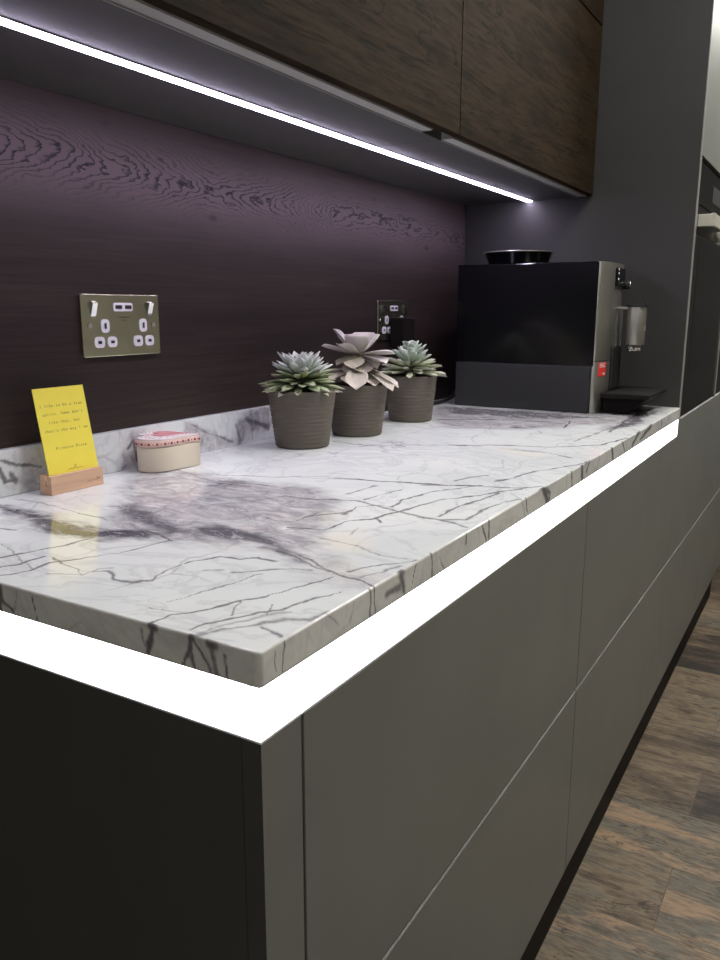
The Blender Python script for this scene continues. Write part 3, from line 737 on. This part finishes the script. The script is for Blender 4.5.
for q in oh[1:]:
    q = Vector(q); acc += (q-last).length; last = q
    if acc > .0052:
        acc = 0; kk += 1; tgt = bmD if kk % 2 else bmL
        bmesh.ops.create_icosphere(tgt, subdivisions=2, radius=.0018 if kk % 2 else .0013, matrix=Matrix.Translation((q.x, q.y, .0422)))
part('dark_dots', bmD, 'red', ld, True); part('rose_dots', bmL, 'pinkdeep', ld, True)
hr = [Vector(q) for q in heart(.96, 60)]
bm = bmesh.new()
for i in range(0, 60, 2):
    for s_ in (.86, .72): bmesh.ops.create_icosphere(bm, subdivisions=1, radius=.0011, matrix=Matrix.Translation((hr[i].x*s_, hr[i].y*s_, .0501)))
part('petal_dots', bm, 'pink', ld, True)

# ------------------------------------------------------------------ succulents
def leaf(bm, lay, L_, W_, th, az, el, org, tipp=2.2, curl=.25, roll=0., blunt=False):
    nu, nv = 9, 7; rows = []
    Rm = Matrix.Translation(org) @ Matrix.Rotation(az, 4, 'Z') @ Matrix.Rotation(-el, 4, 'Y') @ Matrix.Rotation(roll, 4, 'X')
    for i in range(nu+1):
        t_ = i/nu
        if blunt: w = W_*(.30+.70*math.sin(PI*min(1, t_*.62+.02))**1.2)*(1-max(0, (t_-.80)/.20)**2.2*.93)
        else: w = W_*(.35+.65*math.sin(PI*min(1, (t_**.9)*.72)))*(1-max(0, (t_-.58)/.42)**1.7*.985)
        zc_ = curl*L_*t_*t_; row = []
        h = th*(1-.65*t_)*math.sin(PI*min(1, .2+.8*(1-t_)*.95+.02))
        for sgn in (1, -1):
            for j in range(nv):
                s = -1+2*j/(nv-1); s *= sgn
                z = zc_+.32*w*s*s*.5+(.25 if sgn > 0 else -.75)*h*(1-s*s)
                row.append((Rm @ Vector((L_*t_, w*.5*s, z)), t_))
        rows.append(row)
    vs = []
    for row in rows:
        r = []
        for co, t_ in row:
            v = bm.verts.new(co); v[lay] = t_; r.append(v)
        vs.append(r)
    m = len(vs[0])
    for a, b in zip(vs, vs[1:]):
        for k in range(m):
            f = bm.faces.new((a[k], a[(k+1) % m], b[(k+1) % m], b[k])); f.smooth = True
    for r in (vs[0], vs[-1]):
        f = bm.faces.new(r); f.smooth = True
def leaves(name, rings, m, parent, rnd):
    """rings: (count, elevation deg, length, width, thickness, start radius, height, curl, blunt)"""
    bm = bmesh.new(); lay = bm.verts.layers.float.new('along')
    for (n, el, L_, W_, th, r0, h, curl, blunt) in rings:
        ph = rnd.random()*6
        for i in range(n):
            az = ph+2*PI*i/n+rnd.uniform(-.14, .14)
            s = rnd.uniform(.88, 1.1)
            leaf(bm, lay, L_*s, W_*rnd.uniform(.9, 1.08), th, az, math.radians(el+rnd.uniform(-7, 7)), (r0*math.cos(az), r0*math.sin(az), h+rnd.uniform(-.002, .002)), curl=curl, roll=rnd.uniform(-.2, .2), blunt=blunt)
    return part(name, bm, m, parent, True)
def potted(loc, rb, rt, h, label, rz=0.):
    t = thing('potted_succulent', label, 'potted plant', loc, rz, 'succulents in taupe pots')
    prof = [(0.002, .0008), (rb-.002, .0008), (rb, .003)]
    n = 44
    for i in range(1, n):
        u = i/n; r = rb+(rt-rb)*u
        if u < .84: r += .00055*math.sin(u*2*PI*13)*(1 if u > .05 else .3)
        prof.append((r, .003+(h-.005)*u))
    prof += [(rt, h-.001), (rt-.0008, h), (rt-.0042, h), (rt-.005, h-.002), (rt-.0055, h-.014)]
    bm = bmesh.new(); lathe(bm, prof, n=64, close=False); bm.faces.new([v for v in bm.verts][:64][::-1])
    part('pot', bm, 'pot', t, True)
    bm = bmesh.new(); lathe(bm, [(rt-.0058, h-.013), (rt*.6, h-.009), (rt*.2, h-.008), (.001, h-.008)], n=40, close=False)
    part('soil', bm, 'soil', t, True)
    return t
rnd = random.Random(11)
h1 = .0985
p1 = potted((.7266, -.1100, H), .0468, .0590, h1, 'pointed blue-grey rosette succulent in the nearest taupe pot')
bm = bmesh.new(); tube(bm, [(0, 0, h1-.012), (0, 0, h1+.012), (0, 0, h1+.030)], [.010, .009, .005]); smooth(part('stem', bm, 'stem', p1, True), 60)
leaves('rosette', [(5, 78, .024, .012, .006, .001, h1+.036, -.10, False), (7, 66, .034, .015, .006, .003, h1+.033, -.05, False), (8, 52, .042, .017, .006, .004, h1+.029, .05, False), (10, 36, .048, .018, .006, .005, h1+.026, .12, False), (11, 20, .051, .018, .006, .006, h1+.023, .12, False)], 'leaf_blue', p1, rnd)
leaves('lower_leaves', [(12, 10, .050, .017, .005, .008, h1+.018, .05, False), (13, 2, .050, .017, .005, .012, h1+.013, .0, False), (15, -3, .050, .017, .005, .022, h1+.008, -.02, False), (15, -8, .046, .016, .005, .026, h1+.004, -.02, False)], 'leaf_green', p1, rnd)
h2 = .0965
p2 = potted((.8920, -.1215, H), .0478, .0585, h2, 'tall succulent with broad lilac-grey leaves in the middle taupe pot')
bm = bmesh.new(); tube(bm, [(0, 0, h2-.012), (.002, 0, h2+.02), (.003, -.002, h2+.05), (.003, -.002, h2+.057)], [.0075, .0065, .006, .004], 12); smooth(part('stem', bm, 'stem', p2, True), 60)
bm = bmesh.new(); lay = bm.verts.layers.float.new('along')
# azimuths are in the room: the photograph looks along about +31 degrees
VW = math.radians(30.8)
def pl(az, el, L_, W_, hh, r0=.006, curl=.1, roll=0., blunt=True):   # az measured from "straight away", left positive
    a = VW+math.radians(az); leaf(bm, lay, L_, W_, .0045, a, math.radians(el), (.003+r0*math.cos(a), -.002+r0*math.sin(a), hh), curl=curl, roll=roll, blunt=blunt)
for a in ((78, 42, .060, .034, h2+.058, .006, .06), (102, 12, .066, .040, h2+.055, .006, .02), (35, 34, .056, .046, h2+.056, .006, .04), (-20, 44, .050, .048, h2+.056, .006, .08), (172, 50, .046, .050, h2+.056, .004, -.05), (-62, 40, .050, .046, h2+.056, .006, .06),
          (-95, 4, .062, .040, h2+.054, .006, -.05), (-128, -8, .060, .038, h2+.052, .006, -.06), (135, 20, .050, .040, h2+.055, .005, .04), (-150, 66, .026, .024, h2+.060, .003, .05), (60, 70, .026, .022, h2+.060, .003, .05)):
    pl(*a)
part('rosette', bm, 'leaf_lilac', p2, True)
bm = bmesh.new(); lay = bm.verts.layers.float.new('along')
for a in ((165, -22, .042, .040, h2+.050, .004, -.12), (115, -14, .044, .032, h2+.050, .004, -.1), (-120, -25, .042, .036, h2+.052, .004, -.15), (20, -15, .042, .036, h2+.052, .004, -.1), (-60, -20, .044, .034, h2+.05, .004, -.1),
          (150, -24, .040, .034, h2+.040, .004, -.1), (-165, -18, .044, .040, h2+.040, .004, -.12), (95, -4, .068, .030, h2+.026, .004, -.03), (125, -10, .062, .036, h2+.024, .005, -.08), (-90, -25, .062, .034, h2+.034, .004, -.1),
          (160, -10, .056, .036, h2+.020, .006, -.1), (-150, -16, .060, .036, h2+.022, .006, -.1), (-110, -18, .080, .034, h2+.028, .006, -.12), (-130, -13, .080, .036, h2+.027, .008, -.24), (177, -9, .074, .042, h2+.029, .010, -.30), (60, -8, .060, .036, h2+.022, .006, -.05), (10, -10, .056, .036, h2+.020, .006, -.05), (-30, -10, .060, .036, h2+.020, .006, -.05)):
    pl(*a)
part('lower_leaves', bm, 'leaf_taupe', p2, True)
h3 = .0965
p3 = potted((1.1180, -.1195, H), .0458, .0560, h3, 'compact pale green rosette succulent in the farthest taupe pot beside the coffee machine')
bm = bmesh.new(); tube(bm, [(0, 0, h3-.012), (0, 0, h3+.012), (0, 0, h3+.030)], [.010, .009, .005]); smooth(part('stem', bm, 'stem', p3, True), 60)
leaves('rosette', [(5, 80, .028, .017, .006, .002, h3+.046, -.25, True), (6, 68, .036, .018, .006, .004, h3+.038, -.12, True), (8, 50, .040, .017, .006, .005, h3+.030, .03, True), (9, 32, .045, .016, .006, .006, h3+.024, .05, True)], 'leaf_mint', p3, rnd)
leaves('lower_leaves', [(11, 16, .050, .015, .0055, .008, h3+.018, .05, True), (12, 4, .056, .016, .0055, .012, h3+.013, .0, True), (13, -4, .056, .015, .0055, .019, h3+.008, -.02, True)], 'leaf_pale', p3, rnd)

# ------------------------------------------------------------------ coffee machine
x0, x1 = 1.4230, 1.6300
yb, yf = -.086, -.436
cm = thing('coffee_machine', 'black bean-to-cup coffee machine with a steel front at the worktop end', 'coffee machine', (1.545, -.26, H))
Z = lambda z: z+H
bm = bmesh.new(); box(bm, x0+.002, x1, yf+.016, yb, Z(.0025), Z(.332), bev=.003); body = part('body', bm, 'black', cm)
bm = bmesh.new(); box(bm, x0, x0+.0045, yf+.012, yb-.001, Z(.1075), Z(.336), bev=.0015); part('side_panel', bm, 'gloss', cm)
bm = bmesh.new(); box(bm, x0-.001, x0+.0045, yf+.018, yb-.001, Z(.0015), Z(.1065), bev=.002); tag(part('lower_side_panel', bm, 'matte', cm), 'matte charcoal lower side')
bm = bmesh.new(); box(bm, x0-.0015, x0+.0045, yf+.0165, yf+.026, Z(.036), Z(.068), bev=.001); part('side_catch', bm, 'black', cm)
bm = bmesh.new(); box(bm, x0+.001, x1, yf+.012, yb, Z(.3325), Z(.3375), bev=.0015); part('top_cover', bm, 'gloss', cm)
def fy(x, o=0.):                                       # the bowed front
    u = (x-x0-.001)/(x1-x0-.002); return yf+.010-.017*max(0., math.sin(PI*min(1, max(0, u))))**.55-o
out = [(x, fy(x)) for x in x0+.001+(x1-x0-.002)*(.5-.5*np.cos(np.linspace(0, PI, 33)))]+[(x1-.001, yf+.0148), (x0+.001, yf+.0148)]
out = [(float(a), float(b)) for a, b in out]
bm = bmesh.new(); prism(bm, out, Z(.1190), Z(.3372), bev=.001); smooth(part('front_panel', bm, 'steel', cm), 30)
bm = bmesh.new(); prism(bm, out, Z(.0010), Z(.1175), bev=.001); lowf = smooth(part('grounds_drawer', bm, 'steel', cm), 30)
bm = bmesh.new(); xs_ = np.linspace(x0+.0135, x0+.052, 7).tolist(); prism(bm, [(x, fy(x, .0006)) for x in xs_]+[(x, fy(x, -.0003)) for x in xs_[::-1]], Z(.0840), Z(.1155)); lab = tag(part('sticker', bm, 'redlabel', cm), 'red label with white lines')
bm = bmesh.new()
for z, a, b_ in ((.1115, .010, .041), (.1080, .010, .036), (.1045, .010, .041), (.0900, .026, .040), (.0875, .028, .038)):
    xs_ = np.linspace(x0+a+.007, x0+b_+.007, 5).tolist(); prism(bm, [(x, fy(x, .0011)) for x in xs_]+[(x, fy(x, .0007)) for x in xs_[::-1]], Z(z), Z(z+.0015))
part('white_print', bm, 'white', lab)
bm = bmesh.new(); box(bm, 1.500, 1.570, yf-.0125, yf-.0041, Z(.285), Z(.327), bev=.002); dsp = part('control_panel', bm, 'gloss', cm)
bm = bmesh.new()
for z in (.299, .312, .321): box(bm, 1.5005, 1.5065, yf-.0133, yf-.0122, Z(z), Z(z+.0045), bev=.0004, seg=1)
part('button', bm, 'white', dsp)
bm = bmesh.new(); tube(bm, [(1.585, yf-.0042, Z(.291)), (1.585, yf-.017, Z(.291)), (1.585, yf-.020, Z(.291))], [.0105, .0105, .009], 24); kn = part('knob', bm, 'black', cm)
bm = bmesh.new(); tube(bm, [(1.585, yf-.0201, Z(.291)), (1.585, yf-.0235, Z(.291))], .0085, 24); part('knob_cap', bm, 'chrome', kn)
# spout
bm = bmesh.new(); box(bm, 1.523, 1.550, yf-.0415, yf-.0041, Z(.2340), Z(.2400), bev=.002); part('spout_arm', bm, 'steel', cm)
bm = bmesh.new(); prism(bm, rrect(1.514, 1.556, -.508, -.4675, .016, 7), Z(.1535), Z(.2400), bev=.0015); spt = smooth(part('spout', bm, 'steel', cm), 30)
bm = bmesh.new(); prism(bm, rrect(1.511, 1.559, -.511, -.4645, .017, 7), Z(.2402), Z(.2455), bev=.001); box(bm, 1.528, 1.542, -.5095, -.502, Z(.2450), Z(.2520), bev=.001); smooth(part('spout_cap', bm, 'black', spt), 30)
for (xx, yy) in ((1.526, -.481), (1.535, -.489), (1.545, -.494)):
    bm = bmesh.new(); lathe(bm, [(.0052, Z(.1385)), (.0058, Z(.1400)), (.0060, Z(.1532))], xx, yy, 16); part('nozzle', bm, 'chrome', spt)
bm = bmesh.new()
for dx, dz in ((0, 0), (.003, .0035), (-.0035, .003), (.0005, -.004), (.0045, -.003)): bmesh.ops.create_icosphere(bm, subdivisions=1, radius=.0010, matrix=Matrix.Translation((1.533+dx, -.5082, Z(.192+dz))))
part('emblem', bm, 'white', spt)
for yy in (-.444, -.455):
    bm = bmesh.new(); tube(bm, [(1.532, yy, Z(.150)), (1.532, yy, Z(.2335))], .0028, 10); smooth(part('steam_rod', bm, 'chrome', cm), 60)
bm = bmesh.new(); box(bm, 1.500, 1.575, yf-.014, yf-.0041, Z(.050), Z(.1500), bev=.004); part('back_column', bm, 'black', cm)
# drip tray
bm = bmesh.new()
prism(bm, [(yf-.0075, Z(.0365)), (yf-.0075, Z(.0480)), (-.5500, Z(.0480)), (-.5510, Z(.0450)), (-.5480, Z(.0390))], x0+.003, x1-.004, axis=0, bev=.001)
tr = part('drip_tray', bm, 'plinth', cm)
bm = bmesh.new(); prism(bm, [(yf-.0075, Z(.0022)), (yf-.0075, Z(.0363)), (-.544, Z(.0385)), (-.498, Z(.0022))], x0+.030, x1-.012, axis=0); part('tray_base', bm, 'plinth', tr)
bm = bmesh.new()
for k in range(9): box(bm, x0+.016+k*.0195, x0+.026+k*.0195, -.540, -.456, Z(.0481), Z(.0490))
part('tray_grid', bm, 'black', tr)
# bean hopper lid
bm = bmesh.new()
lathe(bm, [(.066, Z(.3376)), (.070, Z(.342)), (.0790, Z(.3660)), (.0815, Z(.3680)), (.0810, Z(.3705)), (.074, Z(.3715)), (.062, Z(.366)), (.02, Z(.3645))], 1.535, -.197, 48, sx=1.0, sy=1.03)
smooth(part('bean_hopper', bm, 'gloss', cm), 50)
bm = bmesh.new(); lathe(bm, [(.0822, Z(.3672)), (.0835, Z(.3685)), (.0826, Z(.3700)), (.0818, Z(.3690))], 1.535, -.197, 48, sy=1.03, close=False); part('hopper_rim', bm, 'steel', cm)
for xx in (x0+.02, x1-.02):
    for yy in (yf+.03, yb-.03):
        bm = bmesh.new(); lathe(bm, [(.008, Z(.0003)), (.008, Z(.0030))], xx, yy, 16); part('foot', bm, 'black', cm)

# ------------------------------------------------------------------ light and colour
w = bpy.data.worlds.new('world'); bpy.context.scene.world = w; w.use_nodes = True
w.node_tree.nodes['Background'].inputs[0].default_value = (.9, .92, 1., 1); w.node_tree.nodes['Background'].inputs[1].default_value = .02
sc = bpy.context.scene
sc.view_settings.view_transform = 'Standard'; sc.view_settings.look = 'None'; sc.view_settings.gamma = 1.; sc.view_settings.use_curve_mapping = False
sc.view_settings.exposure = 0.
sc.cycles.use_denoising = True; sc.cycles.sample_clamp_indirect = 6.; sc.cycles.max_bounces = 8; sc.cycles.diffuse_bounces = 4
